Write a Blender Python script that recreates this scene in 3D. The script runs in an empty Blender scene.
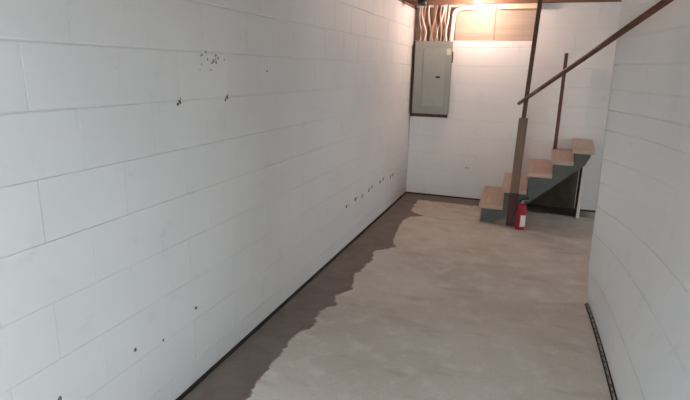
import bpy, bmesh, math, random
from mathutils import Vector, Matrix

random.seed(7)
scene = bpy.context.scene
C = scene.collection

# ------------------------------------------------------------------ camera
# world: left wall is x = 0, back wall is y = 0, floor is z = 0 (metres)
F_PX, YAW, PITCH, ROLL = 514.16, 0.3418, 0.2499, 0.0234
CAM = Vector((1.3896, -6.1754, 1.4889))
fwd = Vector((-math.sin(YAW) * math.cos(PITCH), math.cos(YAW) * math.cos(PITCH), -math.sin(PITCH)))
rgt = Vector((math.cos(YAW), math.sin(YAW), 0))
upv = rgt.cross(fwd)
r2 = rgt * math.cos(ROLL) + upv * math.sin(ROLL)
u2 = upv * math.cos(ROLL) - rgt * math.sin(ROLL)
cam = bpy.data.objects.new('camera', bpy.data.cameras.new('camera'))
C.objects.link(cam)
cam.matrix_world = Matrix(((r2.x, u2.x, -fwd.x, CAM.x), (r2.y, u2.y, -fwd.y, CAM.y),
                           (r2.z, u2.z, -fwd.z, CAM.z), (0, 0, 0, 1)))
cam.data.sensor_width = 36.0
cam.data.lens = F_PX * 36.0 / 690.0
cam.data.clip_start = 0.05
scene.camera = cam

# ------------------------------------------------------------------ light levels
world = bpy.data.worlds.new('world')
scene.world = world
world.use_nodes = True
world.node_tree.nodes['Background'].inputs[0].default_value = (0.55, 0.6, 0.7, 1)
world.node_tree.nodes['Background'].inputs[1].default_value = 0.1
FILL_STRENGTH = 46.0   # added fill light, out of view under the joists behind the camera
BULB_STRENGTH = 450.0  # bare bulb over the breaker panel
SIDE_STRENGTH = 5.2   # daylight window in the side room past the right wall
WINDOW_STRENGTH = 22.5       # daylight window behind the camera
vs = scene.view_settings
vs.view_transform = 'Standard'
vs.look = 'None'
vs.gamma = 1.0
vs.use_curve_mapping = False
vs.exposure = 0.0

# ------------------------------------------------------------------ helpers
def srgb(r, g, b):
    f = lambda c: (c / 255 / 12.92) if c / 255 <= 0.04045 else ((c / 255 + 0.055) / 1.055) ** 2.4
    return (f(r), f(g), f(b), 1.0)

class NT:
    def __init__(self, name):
        self.m = bpy.data.materials.new(name)
        self.m.use_nodes = True
        self.t = self.m.node_tree
        self.b = self.t.nodes['Principled BSDF']
    def n(self, typ, **kw):
        nd = self.t.nodes.new(typ)
        for k, v in kw.items():
            if k.startswith('i_'):
                nd.inputs[k[2:]].default_value = v
            else:
                setattr(nd, k, v)
        return nd
    def l(self, a, b):
        self.t.links.new(a, b)
    def math(self, op, a, b=None, c=None):
        nd = self.n('ShaderNodeMath', operation=op)
        for i, v in enumerate((a, b, c)):
            if v is None: continue
            if isinstance(v, (int, float)): nd.inputs[i].default_value = v
            else: self.l(v, nd.inputs[i])
        return nd.outputs[0]
    def noise(self, vec, scale, detail=4, rough=0.6):
        nd = self.n('ShaderNodeTexNoise')
        nd.inputs['Scale'].default_value = scale
        nd.inputs['Detail'].default_value = detail
        nd.inputs['Roughness'].default_value = rough
        if vec is not None: self.l(vec, nd.inputs['Vector'])
        return nd.outputs['Fac']
    def ramp(self, fac, stops):
        nd = self.n('ShaderNodeValToRGB')
        el = nd.color_ramp.elements
        while len(el) < len(stops): el.new(0.5)
        for e, (p, c) in zip(el, stops): e.position = p; e.color = c
        self.l(fac, nd.inputs[0])
        return nd.outputs[0]
    def mix(self, fac, a, b, blend='MIX'):
        nd = self.n('ShaderNodeMix', data_type='RGBA', blend_type=blend)
        for sock, v in ((nd.inputs[0], fac), (nd.inputs[6], a), (nd.inputs[7], b)):
            if isinstance(v, (int, float)): sock.default_value = v
            elif isinstance(v, tuple): sock.default_value = v
            else: self.l(v, sock)
        return nd.outputs[2]
    def smooth(self, v, lo, hi):
        nd = self.n('ShaderNodeMapRange', interpolation_type='SMOOTHSTEP')
        self.l(v, nd.inputs[0])
        nd.inputs[1].default_value = lo
        nd.inputs[2].default_value = hi
        return nd.outputs[0]
    def bump(self, h, strength, dist=0.01):
        nd = self.n('ShaderNodeBump')
        nd.inputs['Strength'].default_value = strength
        nd.inputs['Distance'].default_value = dist
        self.l(h, nd.inputs['Height'])
        self.l(nd.outputs[0], self.b.inputs['Normal'])
    def pos(self):
        return self.n('ShaderNodeNewGeometry').outputs['Position']

def simple(name, col, rough=0.6, metal=0.0, var=0.12, scale=30, bump=0.0):
    t = NT(name)
    p = t.pos()
    nz = t.noise(p, scale)
    d = tuple(c * (1 - var) for c in col[:3]) + (1,)
    h = tuple(min(1, c * (1 + var)) for c in col[:3]) + (1,)
    t.l(t.ramp(nz, [(0.3, d), (0.7, h)]), t.b.inputs['Base Color'])
    t.b.inputs['Roughness'].default_value = rough
    t.b.inputs['Metallic'].default_value = metal
    if bump: t.bump(nz, bump)
    return t.m

def emit(name, col, strength):
    t = NT(name)
    t.b.inputs['Base Color'].default_value = col
    t.b.inputs['Emission Color'].default_value = col
    t.b.inputs['Emission Strength'].default_value = strength
    return t.m

def paint_mat(name, base, dirt):
    t = NT(name)
    p = t.pos()
    big = t.noise(p, 1.3, 3, 0.5)
    mid = t.noise(p, 7, 5, 0.65)
    fine = t.noise(p, 160, 3, 0.7)
    c1 = t.mix(t.smooth(big, 0.3, 0.75), base, tuple(c * 0.93 for c in base[:3]) + (1,))
    sm = t.math('MULTIPLY', t.smooth(mid, 0.56, 0.78), 0.28)
    c2 = t.mix(sm, c1, dirt)
    t.l(c2, t.b.inputs['Base Color'])
    t.b.inputs['Roughness'].default_value = 0.55
    t.b.inputs['Specular IOR Level'].default_value = 0.35
    t.bump(t.math('ADD', t.math('MULTIPLY', fine, 0.35), mid), 0.22, 0.004)
    return t.m

def wood_mat(name, c1, c2, axis, rough=0.7, wear=None):
    t = NT(name)
    p = t.pos()
    mp = t.n('ShaderNodeMapping')
    sc = [26, 26, 26]; sc[axis] = 1.6
    mp.inputs['Scale'].default_value = sc
    t.l(p, mp.inputs['Vector'])
    g = t.noise(mp.outputs[0], 1.0, 6, 0.65)
    col = t.ramp(g, [(0.3, c1), (0.7, c2)])
    if wear:
        w = t.smooth(t.noise(p, 6, 3, 0.6), 0.45, 0.65)
        col = t.mix(t.math('MULTIPLY', w, 0.7), col, wear)
    t.l(col, t.b.inputs['Base Color'])
    t.b.inputs['Roughness'].default_value = rough
    t.bump(g, 0.3, 0.003)
    return t.m

def box(bm, x0, x1, y0, y1, z0, z1, bevel=0.0):
    v = [bm.verts.new(q) for q in ((x0, y0, z0), (x1, y0, z0), (x1, y1, z0), (x0, y1, z0),
                                   (x0, y0, z1), (x1, y0, z1), (x1, y1, z1), (x0, y1, z1))]
    fs = [bm.faces.new([v[i] for i in q]) for q in ((0, 3, 2, 1), (4, 5, 6, 7), (0, 1, 5, 4), (1, 2, 6, 5), (2, 3, 7, 6), (3, 0, 4, 7))]
    if bevel:
        es = {e for f in fs for e in f.edges}
        bmesh.ops.bevel(bm, geom=list(es), offset=bevel, segments=2, affect='EDGES', profile=0.5)

def sweep(bm, pts, rad, seg=8, cap=True):
    pts = [Vector(q) for q in pts]
    rings = []
    nprev = None
    for i, q in enumerate(pts):
        a = pts[max(0, i - 1)]; b = pts[min(len(pts) - 1, i + 1)]
        d = (b - a).normalized()
        n = Vector((1, 0, 0)) if abs(d.x) < 0.8 else Vector((0, 1, 0))
        if nprev is not None: n = nprev
        n = (n - d * n.dot(d)).normalized(); nprev = n
        m = d.cross(n)
        r = rad[i] if isinstance(rad, (list, tuple)) else rad
        rings.append([bm.verts.new(q + (n * math.cos(2 * math.pi * k / seg) + m * math.sin(2 * math.pi * k / seg)) * r) for k in range(seg)])
    for r0, r1 in zip(rings, rings[1:]):
        for k in range(seg):
            f = bm.faces.new((r0[k], r0[(k + 1) % seg], r1[(k + 1) % seg], r1[k])); f.smooth = True
    if cap:
        bm.faces.new(list(reversed(rings[0]))); bm.faces.new(rings[-1])

def lathe(bm, c, prof, seg=24):
    rings = []
    for r, z in prof:
        rings.append([bm.verts.new((c[0] + r * math.cos(2 * math.pi * k / seg), c[1] + r * math.sin(2 * math.pi * k / seg), c[2] + z)) for k in range(seg)])
    for r0, r1 in zip(rings, rings[1:]):
        for k in range(seg):
            f = bm.faces.new((r0[k], r0[(k + 1) % seg], r1[(k + 1) % seg], r1[k])); f.smooth = True
    bm.faces.new(list(reversed(rings[0]))); bm.faces.new(rings[-1])

def prism_xz(bm, poly, y0, y1):
    a = [bm.verts.new((x, y0, z)) for x, z in poly]
    b = [bm.verts.new((x, y1, z)) for x, z in poly]
    bm.faces.new(a); bm.faces.new(list(reversed(b)))
    n = len(poly)
    for i in range(n):
        bm.faces.new((a[i], b[i], b[(i + 1) % n], a[(i + 1) % n]))

def mesh_of(bm, name):
    bmesh.ops.recalc_face_normals(bm, faces=bm.faces[:])
    me = bpy.data.meshes.new(name)
    bm.to_mesh(me); bm.free()
    return me

def obj(name, bm, mat, parent=None, loc=None):
    me = bm if isinstance(bm, bpy.types.Mesh) else mesh_of(bm, name)
    if mat and not me.materials: me.materials.append(mat)
    o = bpy.data.objects.new(name, me)
    C.objects.link(o)
    if loc is not None: o.location = loc
    if parent:
        o.parent = parent
        o.matrix_parent_inverse = Matrix.Translation(-Vector(parent.location)) if loc is None else Matrix()
    return o

def tag(o, label, cat, group=None, kind=None):
    o['label'] = label
    if cat: o['category'] = cat
    if group: o['group'] = group
    if kind: o['kind'] = kind
    return o

def struct(name, bm, mat, label, cat):
    return tag(obj(name, bm, mat), label, cat, kind='structure')

def thing(name, loc, label, cat, group=None):
    o = bpy.data.objects.new(name, None)
    o.empty_display_size = 0.1
    C.objects.link(o)
    o.location = loc
    return tag(o, label, cat, group)

def part(name, mat, parent, *boxes, bevel=0.0):
    bm = bmesh.new()
    for b in boxes: box(bm, *b, bevel=bevel)
    return obj(name, bm, mat, parent)

# ------------------------------------------------------------------ materials
M_white = paint_mat('white_block_paint', srgb(234, 237, 238), srgb(196, 192, 186))
M_right = M_white
M_base = simple('black_wall_base_gap', srgb(34, 29, 27), 0.8, var=0.3, scale=60)
M_membrane = simple('grey_dimple_strip', srgb(160, 154, 148), 0.6, var=0.35, scale=70)
M_dimple = simple('dark_grey_dimples', srgb(96, 86, 80), 0.7, var=0.3, scale=60)
M_joist = wood_mat('joist_wood', srgb(96, 70, 56), srgb(138, 106, 86), 0)
M_sub = wood_mat('subfloor_wood', srgb(110, 84, 66), srgb(150, 120, 96), 1)
M_sill = wood_mat('sill_wood', srgb(104, 76, 62), srgb(150, 118, 98), 1)
M_cream = wood_mat('cream_beam_paint', srgb(214, 196, 172), srgb(228, 212, 190), 0)
M_tan = wood_mat('tan_plywood', srgb(164, 150, 136), srgb(182, 168, 154), 0)
M_dim = wood_mat('grey_brown_board', srgb(128, 106, 92), srgb(156, 132, 116), 0)
M_shade = simple('painted_stair_shade', srgb(78, 73, 66), 0.85, var=0.25, scale=9)  # under-stair shade put into the colour
M_backer = wood_mat('brown_backer_wood', srgb(70, 48, 38), srgb(104, 76, 60), 2)
M_panel = simple('grey_enamel', srgb(142, 147, 142), 0.42, 0.15, var=0.04, scale=9)
M_panel2 = simple('grey_enamel_door', srgb(148, 153, 148), 0.4, 0.15, var=0.04, scale=9)
M_black = simple('black_plastic', srgb(24, 22, 22), 0.5)
M_sticker = simple('paper_sticker', srgb(196, 192, 178), 0.7, var=0.06, scale=80)
M_cable = simple('white_cable', srgb(226, 216, 208), 0.5, var=0.06)
M_cable2 = simple('dull_pink_cable', srgb(178, 140, 126), 0.55, var=0.1)
M_cable3 = simple('brown_cable', srgb(96, 70, 62), 0.55, var=0.15)
M_tread = wood_mat('worn_tread_wood', srgb(180, 164, 152), srgb(208, 192, 180), 1, 0.7, wear=srgb(204, 172, 160))
M_green = simple('grey_green_stair_paint', srgb(84, 92, 90), 0.6, var=0.14, scale=14)
M_newel = wood_mat('weathered_post_wood', srgb(104, 86, 74), srgb(140, 120, 104), 2)
M_maroon = wood_mat('dark_maroon_paint', srgb(66, 42, 42), srgb(92, 62, 60), 2)
M_rail = wood_mat('dark_red_brown_wood', srgb(74, 44, 36), srgb(112, 72, 58), 1, 0.5)
M_slim = wood_mat('dark_brown_wood', srgb(66, 42, 34), srgb(100, 68, 54), 2, 0.55)
M_red = simple('red_enamel', srgb(156, 20, 44), 0.3, var=0.06)
M_label = simple('white_label', srgb(226, 222, 218), 0.6, var=0.05, scale=60)
M_metal = simple('dull_metal', srgb(150, 150, 148), 0.35, 0.9)
M_porc = simple('porcelain', srgb(225, 222, 215), 0.3, var=0.02)
M_chip = simple('chipped_dark_spot', srgb(104, 96, 92), 0.9, var=0.4, scale=200)
M_chip2 = simple('bare_block_spot', srgb(168, 162, 157), 0.9, var=0.2, scale=200)
M_rust = simple('dark_junction_steel', srgb(72, 74, 78), 0.5, 0.5)
M_bulb = emit('lit_bulb_glass', (1.0, 0.70, 0.57, 1), BULB_STRENGTH)
M_pane2 = emit('daylit_side_pane', (0.95, 0.98, 1.0, 1), SIDE_STRENGTH)
M_fill = emit('rear_fill_diffuser', (0.64, 0.83, 0.97, 1), FILL_STRENGTH)
M_pane = emit('daylit_pane', (1.0, 0.89, 0.80, 1), WINDOW_STRENGTH)
M_frame = simple('white_window_frame', srgb(220, 220, 216), 0.5, var=0.03)

# concrete floor with the damp band along the left and back walls
def floor_mat():
    t = NT('damp_concrete')
    p = t.pos()
    sx = t.n('ShaderNodeSeparateXYZ'); t.l(p, sx.inputs[0])
    X, Y = sx.outputs[0], sx.outputs[1]
    n1 = t.noise(p, 1.1, 4, 0.55)
    n2 = t.noise(p, 6, 6, 0.65)
    n3 = t.noise(p, 60, 4, 0.7)
    dry = t.mix(t.smooth(n1, 0.35, 0.68), srgb(216, 206, 195), srgb(202, 190, 177))
    dry = t.mix(t.math('MULTIPLY', t.smooth(n2, 0.48, 0.66), 0.6), dry, srgb(226, 219, 211))
    dry = t.mix(t.math('MULTIPLY', t.smooth(n3, 0.5, 0.75), 0.35), dry, srgb(158, 143, 130))
    st = t.n('ShaderNodeMapping'); st.inputs['Scale'].default_value = (1.2, 3.4, 1); st.inputs['Location'].default_value = (3.1, 1.7, 0); t.l(p, st.inputs['Vector'])
    dry = t.mix(t.math('MULTIPLY', t.smooth(t.noise(st.outputs[0], 2.2, 5, 0.6), 0.52, 0.70), 0.5), dry, srgb(178, 163, 149))
    wet = t.mix(t.smooth(n2, 0.35, 0.7), srgb(130, 116, 107), srgb(114, 99, 90))
    # width of the damp band as a function of the distance along the left wall
    pts = [(-6.0, .30), (-4.37, .297), (-4.22, .258), (-4.02, .266), (-3.84, .239), (-3.695, .254), (-3.62, .31),
           (-3.49, .267), (-3.35, .278), (-3.29, .333), (-3.18, .26), (-3.02, .335), (-2.80, .272), (-2.43, .299),
           (-2.22, .252), (-2.04, .40), (-1.9, .33), (-1.46, .28), (-1.21, .258), (-1.06, .30), (-0.964, .43), (-0.84, .266), (-0.56, .23), (0, .23)]
    mr = t.n('ShaderNodeMapRange'); t.l(Y, mr.inputs[0])
    mr.inputs[1].default_value = -6.0; mr.inputs[2].default_value = 0.0
    fc = t.n('ShaderNodeFloatCurve')
    cv = fc.mapping.curves[0]
    while len(cv.points) < len(pts): cv.points.new(0.5, 0.5)
    for cp, (y, w) in zip(cv.points, pts):
        cp.location = ((y + 6) / 6, w); cp.handle_type = 'VECTOR'
    fc.mapping.update()
    t.l(mr.outputs[0], fc.inputs['Value'])
    jag = t.math('MULTIPLY', t.math('SUBTRACT', t.noise(p, 14, 5, 0.7), 0.5), 0.10)
    w1 = t.math('ADD', fc.outputs[0], jag)
    m1 = t.smooth(t.math('SUBTRACT', w1, X), -0.008, 0.008)
    # strip along the back wall as far as the stairs
    edge = t.math('ADD', t.math('MULTIPLY', jag, 1.6), 0.30)
    m2 = t.smooth(t.math('ADD', Y, edge), -0.015, 0.015)
    m2 = t.math('MULTIPLY', m2, t.smooth(t.math('SUBTRACT', 2.2, X), 0.0, 0.2))
    m = t.math('MAXIMUM', m1, m2)
    t.l(t.mix(m, dry, wet), t.b.inputs['Base Color'])
    rr = t.n('ShaderNodeMapRange'); t.l(m, rr.inputs[0])
    rr.inputs[3].default_value = 0.72; rr.inputs[4].default_value = 0.5
    t.l(rr.outputs[0], t.b.inputs['Roughness'])
    t.b.inputs['Specular IOR Level'].default_value = 0.35
    t.bump(t.math('ADD', n3, t.math('MULTIPLY', n2, 0.6)), 0.25, 0.004)
    return t.m
M_floor = floor_mat()

# ------------------------------------------------------------------ room shell
YR = -9.6      # rear wall, behind the camera
XS = 4.6       # far wall of the side room
YE = -2.62     # free end of the right wall
HC = 2.42      # underside of the subfloor
JB = 2.20      # underside of the joists
COURSE = 0.2032
ZJ = [-0.078 + COURSE * k for k in range(0, 13)]   # bed joints, measured

bm = bmesh.new(); box(bm, -0.25, XS + 0.2, YR - 0.2, 0.25, -0.15, 0.0)
struct('floor', bm, M_floor, 'beige concrete basement floor with dark damp band along the left wall', 'floor')

bm = bmesh.new(); box(bm, -0.25, XS + 0.2, YR - 0.2, 0.25, HC, HC + 0.04)
ceil = struct('ceiling', bm, M_sub, 'brown wooden subfloor and joists overhead', 'ceiling')
jm = None
for k in range(24):
    y = -0.12 - 0.4064 * k
    if y < YR: break
    if jm is None:
        bm = bmesh.new(); box(bm, -0.2, XS + 0.1, -0.019, 0.019, JB, HC)
        jm = mesh_of(bm, 'joist'); jm.materials.append(M_joist)
    obj('joist', jm, None, ceil, loc=(0, y, 0))

def block_mesh(name, L, H, axis, gap_h=0.0007, gap_v=0.0034, ch=0.0024, depth=0.03):
    """A wall block: face outward with softened edges. axis 'x' faces +x (left wall), 'y' faces -y (back wall)."""
    a0, a1, b0, b1 = -L / 2 + gap_h, L / 2 - gap_h, -H / 2 + gap_v, H / 2 - gap_v
    back = [(a0, b0), (a1, b0), (a1, b1), (a0, b1)]
    front = [(a0 + ch * .4, b0 + ch), (a1 - ch * .4, b0 + ch), (a1 - ch * .4, b1 - ch), (a0 + ch * .4, b1 - ch)]
    def P(a, b, d): return (d, a, b) if axis == 'x' else (a, -d, b)
    bm = bmesh.new()
    v0 = [bm.verts.new(P(a, b, -depth)) for a, b in back]
    v1 = [bm.verts.new(P(a, b, -ch * 0.7)) for a, b in back]
    v2 = [bm.verts.new(P(a, b, 0.0)) for a, b in front]
    for r0, r1 in ((v0, v1), (v1, v2)):
        for k in range(4): bm.faces.new((r0[k], r0[(k + 1) % 4], r1[(k + 1) % 4], r1[k]))
    bm.faces.new(v2); bm.faces.new(list(reversed(v0)))
    me = mesh_of(bm, name); me.materials.append(M_white)
    return me

MORT = 0.0045
# left wall: mortar slab set back, every block a piece of its own
bm = bmesh.new(); box(bm, -0.22, -MORT, YR, 0.2, -0.1, 2.17)
wl = struct('wall_left', bm, M_white, 'long white painted block wall on the left, stained at its foot', 'wall')
BL = 0.355
cache = {}
def place_blocks(parent, axis, lo, hi, rows, phase, L, skip=None, full_below=0.0):
    for i, (z0, z1) in enumerate(rows):
        ph = phase + (L / 2 if i % 2 else 0)
        k = math.floor((lo - ph) / L)
        while True:
            a0, a1 = ph + k * L, ph + (k + 1) * L
            k += 1
            if a0 >= hi - 1e-4: break
            a0, a1 = max(a0, lo), min(a1, hi)
            if a1 - a0 < 0.02: continue
            if skip and skip((a0 + a1) / 2, (z0 + z1) / 2): continue
            gv = 0.0006 if z1 < full_below else (0.0014 if z1 < full_below + 0.45 else 0.0031)   # thicker paint fills the low joints
            key = (axis, round(a1 - a0, 3), round(z1 - z0, 3), gv)
            if key not in cache: cache[key] = block_mesh('block', a1 - a0, z1 - z0, axis, gap_v=gv, ch=0.0024 if gv > 0.003 else (0.0018 if gv > 0.001 else 0.0009))
            d = random.uniform(-0.0003, 0.0003)
            mid = ((a0 + a1) / 2, (z0 + z1) / 2)
            loc = (d, mid[0], mid[1]) if axis == 'x' else (mid[0], -d, mid[1])
            obj('block', cache[key], None, parent, loc=loc)
rows = [(max(0.0, ZJ[k]), min(2.17, ZJ[k + 1])) for k in range(11)]
place_blocks(wl, 'x', -7.6, -0.002, rows, -4.70 - BL * 0.5, BL, full_below=0.95)

# back wall
bm = bmesh.new()
OX0, OX1, OZ0, OZ1 = 0.02, 1.325, 1.826, 2.2   # boarded opening above the panel
box(bm, 0.0, XS, MORT, 0.2, -0.1, OZ0)
box(bm, OX1, XS, MORT, 0.2, OZ0, HC)
box(bm, 0.0, OX1, 0.045, 0.2, OZ0, HC)
wb = struct('wall_back', bm, M_white, 'white painted block wall at the far end behind the stairs', 'wall')
def in_open(a, z): return a < OX1 - 0.02 and z > OZ0 - 0.05
rowsb = []
for k in range(12):
    z0, z1 = max(0.0, ZJ[k]), min(2.40, ZJ[k + 1])
    rowsb.append((z0, z1))
LB = 0.4064
low = [r for r in rowsb if r[1] <= OZ0]
place_blocks(wb, 'y', 0.002, 3.4, low, 0.11, LB)
split = [r for r in rowsb if r[0] < OZ0 < r[1]][0]
place_blocks(wb, 'y', 0.002, OX1, [(split[0], OZ0)], 0.11, LB)
place_blocks(wb, 'y', OX1, 3.4, [split], 0.11, LB)
place_blocks(wb, 'y', OX1, 3.4, [r for r in rowsb if r[0] >= OZ0], 0.31, LB)

# boards closing the opening at the top of the back wall
for (x0, x1) in ((0.47, 0.897), (0.901, 1.322)):
    b = part('board', M_tan, wb, (x0, x1, 0.012, 0.03, OZ0 + 0.001, 2.19), bevel=0.002)
part('board', M_dim, wb, (0.004, 0.466, 0.02, 0.03, OZ0 + 0.001, 2.19))

# right wall: a bowed wall, its free end leaning slightly into the corridor
def lerp(tab, v):
    """smooth (Catmull-Rom) reading of a table"""
    if v <= tab[0][0]: return tab[0][1]
    if v >= tab[-1][0]: return tab[-1][1]
    i = max(k for k in range(len(tab) - 1) if tab[k][0] <= v)
    (x0, f0), (x1, f1) = tab[i], tab[i + 1]
    def slope(k):
        k0, k1 = max(0, k - 1), min(len(tab) - 1, k + 1)
        return (tab[k1][1] - tab[k0][1]) / (tab[k1][0] - tab[k0][0])
    h = x1 - x0; t = (v - x0) / h
    return ((2 * t ** 3 - 3 * t ** 2 + 1) * f0 + (t ** 3 - 2 * t ** 2 + t) * h * slope(i)
            + (-2 * t ** 3 + 3 * t ** 2) * f1 + (t ** 3 - t ** 2) * h * slope(i + 1))
END = [(0, 1.872), (0.15, 1.852), (0.3, 1.838), (0.7, 1.826), (1.24, 1.813), (1.63, 1.807), (2.0, 1.799), (2.45, 1.79)]
BOW = [(0, 0.04), (0.2, 0.08), (0.42, 0.133), (0.62, 0.21), (0.8, 0.286), (1.0, 0.318), (1.3, 0.298), (1.5, 0.255), (2.0, 0.21), (2.45, 0.2)]
def xw(y, z):
    u = max(0.0, YE - y)
    return lerp(END, z) + lerp(BOW, z) * (1 - math.exp(-u / 0.611))
def bowed_sheet(y0, y1, z0, z1, dx, ny, nz, thick):
    bm = bmesh.new()
    g = [[bm.verts.new((xw(y0 + (y1 - y0) * i / ny, z0 + (z1 - z0) * j / nz) + dx, y0 + (y1 - y0) * i / ny, z0 + (z1 - z0) * j / nz)) for j in range(nz + 1)] for i in range(ny + 1)]
    h = [[bm.verts.new((v.co.x + thick, v.co.y, v.co.z)) for v in row] for row in g]
    for i in range(ny):
        for j in range(nz):
            f = bm.faces.new((g[i][j], g[i][j + 1], g[i + 1][j + 1], g[i + 1][j])); f.smooth = True
            bm.faces.new((h[i][j], h[i + 1][j], h[i + 1][j + 1], h[i][j + 1]))
    for i in range(ny):
        bm.faces.new((g[i][0], g[i + 1][0], h[i + 1][0], h[i][0]))
        bm.faces.new((g[i][nz], h[i][nz], h[i + 1][nz], g[i + 1][nz]))
    for j in range(nz):
        bm.faces.new((g[0][j], h[0][j], h[0][j + 1], g[0][j + 1]))
        bm.faces.new((g[ny][j], g[ny][j + 1], h[ny][j + 1], h[ny][j]))
    return bm
wr = struct('wall_right', bowed_sheet(YR, YE - 0.012, -0.05, 2.19, MORT, 60, 12, 0.19), M_white,
            'white painted block wall bowing away on the right', 'wall')
def right_block(y0, y1, z0, z1, end):
    """One block following the bow; the block at the free end has a rounded corner and wraps the wall end."""
    gh, gv, ch = 0.0008, 0.0036, 0.0024
    bm = bmesh.new()
    ys = [y0 + gh + (y1 - y0 - 2 * gh) * i / 4 for i in range(5)]
    za, zb = z0 + gv + ch, z1 - gv - ch
    zs = [z0 + gv, za, za + (zb - za) / 3, za + (zb - za) * 2 / 3, zb, z1 - gv]
    E = len(zs) - 1
    d = random.uniform(-0.0004, 0.0004)
    prof = [(y, 0.0) for y in ys]
    if end:
        R = 0.03
        prof = [(y, 0.0) for y in ys if y < YE - R - 0.01] + [(YE - R + R * math.sin(a), R - R * math.cos(a)) for a in [math.pi / 2 * k / 6 for k in range(7)]] + [(YE, 0.19)]
    cols = []
    for y, dx in prof:
        col = []
        for j, z in enumerate(zs):
            inset = ch * 0.8 if j in (0, E) else 0.0
            if end and dx > 0.029: col.append(bm.verts.new((xw(min(y, YE), z) + dx + d, y - inset, z)))
            else: col.append(bm.verts.new((xw(min(y, YE), z) + dx + d + inset, y, z)))
        cols.append(col)
    for a, b in zip(cols, cols[1:]):
        for j in range(E):
            f = bm.faces.new((a[j], b[j], b[j + 1], a[j + 1])); f.smooth = True
    # closing faces towards the wall core
    bl = [bm.verts.new((v.co.x + 0.02, v.co.y - 0.0, v.co.z)) for v in (cols[0][0], cols[0][E])]
    bm.faces.new(cols[0] + [bl[1], bl[0]])
    if end:
        tail = [bm.verts.new((cols[-1][0].co.x, YE - 0.03, cols[-1][j].co.z)) for j in (0, E)]
        bm.faces.new([c[E] for c in cols] + [tail[1], bl[1]])
        bm.faces.new([bl[0], tail[0]] + [c[0] for c in reversed(cols)])
    else:
        br = [bm.verts.new((cols[-1][j].co.x + 0.02, cols[-1][j].co.y, cols[-1][j].co.z)) for j in (0, E)]
        bm.faces.new(list(reversed(cols[-1])) + [br[0], br[1]])
        bm.faces.new([c[E] for c in cols] + [br[1], bl[1]])
        bm.faces.new([bl[0], br[0]] + [c[0] for c in reversed(cols)])
    me = mesh_of(bm, 'block'); me.materials.append(M_white)
    me.set_sharp_from_angle(angle=math.radians(22))
    obj('block', me, None, wr)
ZR = [0.0, 0.012, 0.25, 0.50, 0.675, 0.832, 0.985, 1.16, 1.28, 1.402, 1.55, 1.704, 1.85, 2.0, 2.19]
for i in range(1, len(ZR) - 1):
    y1 = YE
    L = 0.4064
    first = L if i % 2 else L / 2
    n = 0
    while y1 > -7.2:
        y0 = y1 - (first if n == 0 else L)
        right_block(y0, y1, ZR[i], ZR[i + 1], n == 0)
        y1 = y0; n += 1

# remaining shell (behind the camera and in the side room)
bm = bmesh.new()
WX0, WX1, WZ0, WZ1 = 0.45, 1.55, 0.35, 1.65
box(bm, -0.2, WX0, YR - 0.2, YR, -0.1, HC); box(bm, WX1, 2.4, YR - 0.2, YR, -0.1, HC)
box(bm, WX0, WX1, YR - 0.2, YR, -0.1, WZ0); box(bm, WX0, WX1, YR - 0.2, YR, WZ1, HC)
struct('wall_rear', bm, M_white, 'white painted wall behind the viewpoint with a window', 'wall')
bm = bmesh.new()
SY0, SY1, SZ0, SZ1 = -2.5, -0.9, 0.75, 1.95
box(bm, XS, XS + 0.2, -5.2, SY0, -0.1, HC); box(bm, XS, XS + 0.2, SY1, 0.2, -0.1, HC)
box(bm, XS, XS + 0.2, SY0, SY1, -0.1, SZ0); box(bm, XS, XS + 0.2, SY0, SY1, SZ1, HC)
struct('wall_side', bm, M_white, 'white painted far wall of the side room with a window', 'wall')
bm = bmesh.new(); box(bm, 2.1, XS + 0.2, -5.2, -5.0, -0.1, HC)
struct('wall_front', bm, M_white, 'white painted wall closing the side room', 'wall')
bm = bmesh.new()
fw = 0.05
box(bm, WX0, WX1, YR - 0.12, YR - 0.04, WZ0, WZ0 + fw); box(bm, WX0, WX1, YR - 0.12, YR - 0.04, WZ1 - fw, WZ1)
box(bm, WX0, WX0 + fw, YR - 0.12, YR - 0.04, WZ0 + fw, WZ1 - fw); box(bm, WX1 - fw, WX1, YR - 0.12, YR - 0.04, WZ0 + fw, WZ1 - fw)
win = struct('window_1', bm, M_frame, 'white framed daylight window behind the viewpoint', 'window')
part('pane', M_pane, win, (WX0 + fw, WX1 - fw, YR - 0.09, YR - 0.08, WZ0 + fw, WZ1 - fw))

bm = bmesh.new()
box(bm, XS + .03, XS + .1, SY0, SY1, SZ0, SZ0 + fw); box(bm, XS + .03, XS + .1, SY0, SY1, SZ1 - fw, SZ1)
box(bm, XS + .03, XS + .1, SY0, SY0 + fw, SZ0 + fw, SZ1 - fw); box(bm, XS + .03, XS + .1, SY1 - fw, SY1, SZ0 + fw, SZ1 - fw)
win2 = struct('window_2', bm, M_frame, 'white framed daylight window in the far wall of the side room', 'window')
part('pane', M_pane2, win2, (XS + .06, XS + .07, SY0 + fw, SY1 - fw, SZ0 + fw, SZ1 - fw))

# sill plates and wall-foot gaps
bm = bmesh.new(); box(bm, -0.16, -0.004, YR, 0.0, 2.172, 2.2)
struct('trim_1', bm, M_sill, 'rough brown sill plate on top of the left wall', 'trim')
def base_strip(name, x0, x1, y0, y1, label):
    bm = bmesh.new(); box(bm, x0, x1, y0, y1, 0.0, 0.015, bevel=0.003)
    return struct(name, bm, M_base, label, 'wall base')
base_strip('baseboard_left', 0.0, 0.016, -7.6, -0.018, 'thin black sealed gap along the foot of the left wall')
base_strip('baseboard_back', 0.0, 3.4, -0.018, -0.0, 'thin black sealed gap along the foot of the far wall')
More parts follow.
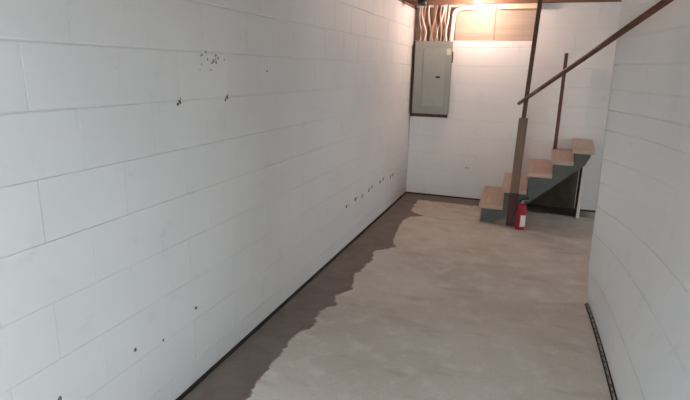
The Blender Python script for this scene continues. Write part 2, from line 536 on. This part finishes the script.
# dimple strip at the right wall: black gap, pale strip, row of dark dimples
bm = bmesh.new()
def rstrip(bm, o0, o1, h):
    n = 40
    ya, yb = -6.4, YE - 0.03
    P = [(ya + (yb - ya) * i / n) for i in range(n + 1)]
    A = [[bm.verts.new((xw(y, 0) + o, y, z)) for o, z in ((o0, 0), (o0, h), (o1, h), (o1, 0))] for y in P]
    for a, b in zip(A, A[1:]):
        for k in range(4): bm.faces.new((a[k], b[k], b[(k + 1) % 4], a[(k + 1) % 4]))
    bm.faces.new(A[0]); bm.faces.new(list(reversed(A[-1])))
rstrip(bm, -0.022, 0.004, 0.006)
br = struct('baseboard_right', bm, M_base, 'black gap with pale dimpled strip along the foot of the right wall', 'wall base')
bm = bmesh.new(); rstrip(bm, -0.015, -0.007, 0.016)
strip = obj('strip', bm, M_membrane, br)
bm = bmesh.new()
y = YE - 0.05
while y > -6.2:
    x = xw(y, 0)
    L = random.uniform(0.012, 0.03)
    box(bm, x - 0.018, x - 0.009 + random.uniform(-.003, .003), y - L, y, 0.0, 0.018)
    y -= random.uniform(0.05, 0.085)
d = obj('dimples', bm, M_dimple, br); d['kind'] = 'stuff'

# ------------------------------------------------------------------ marks on the left wall
def chip(y, z, r, mat, n=7, parent=wl, axis='x', lift=0.0012, name='paint_chip'):
    bm = bmesh.new()
    ring = []
    for k in range(n):
        a = 2 * math.pi * k / n
        rr = r * random.uniform(0.55, 1.15)
        q = (rr * math.cos(a), rr * math.sin(a))
        ring.append(q)
    P = (lambda a, b, dd: (dd, y + a, z + b)) if axis == 'x' else (lambda a, b, dd: (y + a, -dd, z + b))
    lo = [bm.verts.new(P(a, b, -0.002)) for a, b in ring]
    hi = [bm.verts.new(P(a * .85, b * .85, lift)) for a, b in ring]
    for k in range(n): bm.faces.new((lo[k], lo[(k + 1) % n], hi[(k + 1) % n], hi[k]))
    bm.faces.new(hi); bm.faces.new(list(reversed(lo)))
    return obj(name, bm, mat, parent)
for y, z in ((-2.228, .364), (-1.992, .37), (-1.806, .355), (-1.60, .372), (-1.50, .376), (-1.22, .376), (-1.10, .38), (-0.80, .35), (-0.70, .36)):
    chip(y, z, 0.025, M_chip, name='weep_hole'); chip(y + 0.03, z + 0.012, 0.012, M_chip2)
for y, z in ((-4.356, 1.338), (-3.998, 1.339)):
    chip(y, z, 0.011, M_chip); chip(y - 0.016, z - 0.008, 0.009, M_chip); chip(y + 0.004, z + 0.014, 0.007, M_chip2)
for y, z, r in ((-4.724, .384, .012), (-4.322, .384, .011), (-4.56, .342, .007), (-5.076, .397, .012), (-3.592, 1.467, .008)):
    chip(y, z, r, M_chip)
for k in range(16):
    chip(-4.13 + random.gauss(0, .055), 1.515 + random.gauss(0, .026), random.uniform(.004, .011), M_chip2 if k % 8 else M_chip)
chip(0.715, 0.375, 0.016, M_chip2, parent=wb, axis='y'); chip(0.745, 0.378, 0.010, M_chip2, parent=wb, axis='y')

# ------------------------------------------------------------------ staircase
st = thing('staircase', (1.0, -0.45, 0.0), 'short grey-green staircase with five worn wooden treads against the far wall', 'staircase')
TR = [(0.972, 1.20, 0.184, -.02, -.02), (1.180, 1.41, 0.366, -.02, 0.012), (1.400, 1.625, 0.547, 0.005, 0.035), (1.608, 1.80, 0.686, .03, .05), (1.785, 1.968, 0.806, .05, .06)]
TH = 0.042
for x0, x1, z, d0, d1 in TR:
    bm = bmesh.new(); box(bm, x0, x1 + 0.008, -0.925, -0.012, z - TH, z)
    for v in bm.verts:
        if v.co.y > -0.5: v.co.x += d0 if v.co.x < (x0 + x1) / 2 else d1
    bmesh.ops.bevel(bm, geom=bm.edges[:], offset=0.006, segments=2, affect='EDGES', profile=0.5)
    obj('tread', bm, M_tread, st)
prof = [(1.0, 0.0)]
for i, (x0, x1, z, d0, d1) in enumerate(TR):
    xr = x0 + 0.028
    prof += [(xr, prof[-1][1]), (xr, z - TH - 0.001)]
prof += [(1.948, TR[-1][2] - TH - 0.001), (1.944, 0.735), (1.908, 0.655), (1.417, 0.214), (1.164, 0.038), (1.115, 0.0)]
pp = []
for q in prof:
    if not pp or (abs(q[0] - pp[-1][0]) + abs(q[1] - pp[-1][1])) > 1e-5: pp.append(q)
for y0, y1 in ((-0.905, -0.865), (-0.055, -0.022)):
    bm = bmesh.new(); prism_xz(bm, [(x + (0.045 if y0 > -0.5 else 0), z) for x, z in pp], y0, y1)
    bm.normal_update()
    bmesh.ops.triangulate(bm, faces=[f for f in bm.faces if len(f.verts) > 4])
    obj('stringer', bm, M_green, st)
zp = 0.0
for i, (x0, x1, z, d0, d1) in enumerate(TR):
    xr = x0 + 0.030
    bm = bmesh.new(); box(bm, xr, xr + 0.018, -0.864, -0.056, zp + 0.001, z - TH - 0.001)
    for v in bm.verts:
        if v.co.y > -0.5: v.co.x += max(0, d0)
    obj('riser', bm, M_green, st)
    zp = z
part('light_block_panel', M_shade, st, (1.945, 1.957, -0.338, -0.058, 0.0, 0.70))  # added to block side-window light from the floor under the stairs
part('support_post', M_frame, st, (1.942, 1.972, -0.370, -0.339, 0.0, 0.755), bevel=0.003)
bm = bmesh.new(); prism_xz(bm, [(1.20, 0.016), (1.943, 0.016), (1.943, 0.72), (1.80, 0.60)], -0.0215, -0.0195)  # added dark sheet, paints the stair shade over the far wall
o = obj('shade_panel', bm, M_shade, st)
o['label'] = 'added dark sheet standing in for the shade under the treads'
part('rail_stub', M_slim, st, (1.645, 1.68, -0.125, -0.09, 0.687, 1.70), bevel=0.004)['label'] = 'slim dark brown upright at the wall side'

# newel post
nw = thing('newel_post', (1.30, -0.945, 0.0), 'tall weathered wooden post with slim dark upper length at stair foot', 'post')
bm = bmesh.new()
def tilted(bm, x0, z0, x1, z1, w, y0, y1):
    a = [(x0 - w / 2, z0), (x0 + w / 2, z0), (x1 + w / 2, z1), (x1 - w / 2, z1)]
    prism_xz(bm, a, y0, y1)
    bmesh.ops.bevel(bm, geom=bm.edges[:], offset=0.004, segments=1, affect='EDGES')
tilted(bm, 1.303, 0.335, 1.316, 1.072, 0.082, -0.972, -0.928)
obj('board', bm, M_newel, nw)
bm = bmesh.new(); tilted(bm, 1.298, 0.0, 1.303, 0.338, 0.088, -0.975, -0.927)
obj('lower_sleeve', bm, M_maroon, nw)
bm = bmesh.new(); tilted(bm, 1.316, 1.05, 1.353, 2.1995, 0.040, -0.950, -0.908)
obj('upper_post', bm, M_slim, nw)

# hand rail
P0 = Vector((1.264, -0.99, 1.212)); P1 = Vector((1.904, -3.40, 1.818))
dr = (P1 - P0)
bm = bmesh.new(); sweep(bm, [P0 - dr * 0.006, P0 + dr * 0.3, P0 + dr * 0.7, P0 + dr * 1.07], [0.016, 0.017, 0.017, 0.017], 10)
tag(obj('handrail', bm, M_rail), 'long dark red-brown wooden handrail sloping up to the right wall', 'handrail')

# ------------------------------------------------------------------ fire extinguisher
ex = thing('fire_extinguisher', (1.392, -1.03, 0.0), 'small red fire extinguisher with white label at foot of the stairs', 'fire extinguisher')
cx, cy = 1.392, -1.03
bm = bmesh.new(); lathe(bm, (cx, cy, 0), [(.040, 0), (.044, .004), (.045, .02), (.045, .215), (.043, .232), (.036, .246), (.024, .256), (.016, .26)], 28)
obj('cylinder', bm, M_red, ex)
bm = bmesh.new(); lathe(bm, (cx, cy, 0), [(.017, .258), (.017, .272), (.013, .274), (.013, .290)], 16)
obj('valve', bm, M_metal, ex)
bm = bmesh.new()
box(bm, cx - 0.012, cx + 0.052, cy - 0.010, cy + 0.010, 0.286, 0.294, bevel=0.002)
hd = obj('handle', bm, M_metal, ex)
bm = bmesh.new(); sweep(bm, [(cx - .010, cy, .296), (cx + .02, cy, .306), (cx + .055, cy, .322)], [.007, .006, .005], 8)
obj('lever', bm, M_black, ex)
bm = bmesh.new(); sweep(bm, [(cx, cy - .012, .280), (cx, cy - .030, .280)], [.012, .012], 14)
obj('gauge', bm, M_metal, ex)
bm = bmesh.new(); sweep(bm, [(cx - .012, cy, .282), (cx - .034, cy, .278)], [.008, .005], 10)
obj('nozzle', bm, M_black, ex)
bm = bmesh.new()
A = [math.radians(a) for a in range(-95, -14, 8)]
R_ = 0.0456
lo = [bm.verts.new((cx + R_ * math.cos(a), cy + R_ * math.sin(a), .035)) for a in A]
hi = [bm.verts.new((cx + R_ * math.cos(a), cy + R_ * math.sin(a), .15)) for a in A]
for k in range(len(A) - 1):
    f = bm.faces.new((lo[k], lo[k + 1], hi[k + 1], hi[k])); f.smooth = True
obj('label', bm, M_label, ex)

# ------------------------------------------------------------------ breaker panel and its cables
pn = thing('breaker_panel', (0.25, -0.002, 1.0), 'grey steel breaker panel on brown backing board in the far corner', 'breaker panel')
part('backing_board', M_backer, pn, (0.004, 0.452, -0.022, -0.002, 0.955, 1.822), bevel=0.002)
part('box', M_panel, pn, (0.06, 0.462, -0.088, -0.023, 1.008, 1.808))
part('cover', M_panel, pn, (0.044, 0.470, -0.098, -0.0885, 0.998, 1.815), bevel=0.003)
dd = part('door', M_panel2, pn, (0.150, 0.408, -0.104, -0.0985, 1.085, 1.735), bevel=0.002)
part('latch', M_black, dd, (0.300, 0.352, -0.110, -0.1045, 1.408, 1.430), bevel=0.002)
part('sticker', M_sticker, pn, (0.335, 0.455, -0.0995, -0.0985, 1.665, 1.735))
part('side_catch', M_black, pn, (0.462, 0.478, -0.096, -0.06, 1.58, 1.70), bevel=0.002)

def cable(pts, r, mat, label):
    bm = bmesh.new()
    P = [Vector(q) for q in pts]
    out = []
    for i in range(len(P) - 1):
        a = P[max(0, i - 1)]; b = P[i]; c = P[i + 1]; d = P[min(len(P) - 1, i + 2)]
        for s in range(6):
            t_ = s / 6
            out.append(0.5 * ((2 * b) + (c - a) * t_ + (2 * a - 5 * b + 4 * c - d) * t_ ** 2 + (3 * b - a - 3 * c + d) * t_ ** 3))
    out.append(P[-1])
    sweep(bm, out, r, 7)
    return tag(obj('power_cable', bm, mat), label, 'cable', 'cables rising from the breaker panel')
spec = [(.080, .060, .008, M_cable, 'first'), (.112, .120, .008, M_cable2, 'second'), (.142, .095, .009, M_cable, 'third'), (.172, .215, .008, M_cable3, 'fourth'),
        (.200, .165, .011, M_cable, 'fifth'), (.230, .255, .010, M_cable2, 'sixth'), (.262, .240, .010, M_cable, 'seventh'), (.290, .335, .011, M_cable, 'eighth'),
        (.318, .305, .009, M_cable2, 'ninth'), (.342, .370, .008, M_cable3, 'tenth'), (.366, .360, .011, M_cable, 'eleventh'), (.392, .400, .010, M_cable, 'twelfth')]
nm = {id(M_cable): 'white', id(M_cable2): 'dull pink', id(M_cable3): 'brown'}
for i, (xa, xb, r, m, w) in enumerate(spec):
    y = -0.028 - 0.024 * (i % 3)
    cable([(xa, y, 1.812), (xa + .012 * (-1) ** i, y - .006, 1.92), ((xa + xb) / 2, y - .012, 2.03), (xb, y, 2.13), (xb + .01, y - .01, 2.23), (xb + .03, y - .03, 2.40)],
          r, m, 'thin %s power cable, %s from the left above the breaker panel' % (nm[id(m)], w))
cable([(.438, -.045, 1.812), (.444, -.045, 1.93), (.450, -.046, 2.05), (.462, -.048, 2.13), (.53, -.06, 2.165), (.66, -.06, 2.172)], .024, M_cable,
      'thick white cable at the right edge of the breaker panel')

# ceiling fittings
bm = bmesh.new(); lathe(bm, (0.185, -0.526, 2.150), [(.045, 0), (.052, .004), (.052, .0505)], 8)
tag(obj('junction_box', bm, M_rust), 'dark grey round junction box under the joists in the corner', 'junction box')
bm = bmesh.new(); box(bm, 0.93, 1.355, -0.098, -0.004, 2.15, 2.30, bevel=0.004)
tag(obj('ceiling_beam', bm, M_cream), 'short cream painted beam under the ceiling above the tan boards', 'beam')

def bulb(c, mat, label, top):
    b = thing('light_bulb', c, label, 'light bulb')
    bm = bmesh.new(); lathe(bm, c, [(.006, -.046), (.020, -.041), (.031, -.024), (.034, -.006), (.031, .012), (.022, .03), (.016, .045)], 16)
    obj('glass', bm, mat, b)
    bm = bmesh.new(); lathe(bm, c, [(.017, .0455), (.03, .05), (.034, .075), (.055, .08), (.055, top - c[2])], 16)
    obj('lamp_holder', bm, M_porc, b)
    part('mounting_board', M_sill, b, (c[0] - .07, c[0] + .07, -0.5068, -0.1392, top + .0005, top + .02))
bulb((0.738, -0.38, 2.160), M_bulb, 'glowing bare bulb under the ceiling near the breaker panel', 2.26)
def added_fill_light(x, y, w, l, mat, label):  # unseen lamp added to brighten the floor and near walls
    sl = thing('added_fill_light', (x, y, 2.12), label, 'strip light')
    a, b, c, d = x - w / 2, x + w / 2, y - l / 2, y + l / 2
    part('housing', M_frame, sl, (a - .02, b + .02, c - .02, d + .02, 2.18, 2.2), (a - .02, a, c - .02, d + .02, 2.09, 2.18),  # deep sides keep the added light off the wall tops
         (b, b + .02, c - .02, d + .02, 2.09, 2.18), (a, b, c - .02, c, 2.09, 2.18), (a, b, d, d + .02, 2.09, 2.18))
    part('diffuser', mat, sl, (a + .002, b - .002, c + .002, d - .002, 2.165, 2.1795))
added_fill_light(0.9, -6.8, 0.30, 1.2, M_fill, 'added fill light in a strip housing behind the viewpoint')
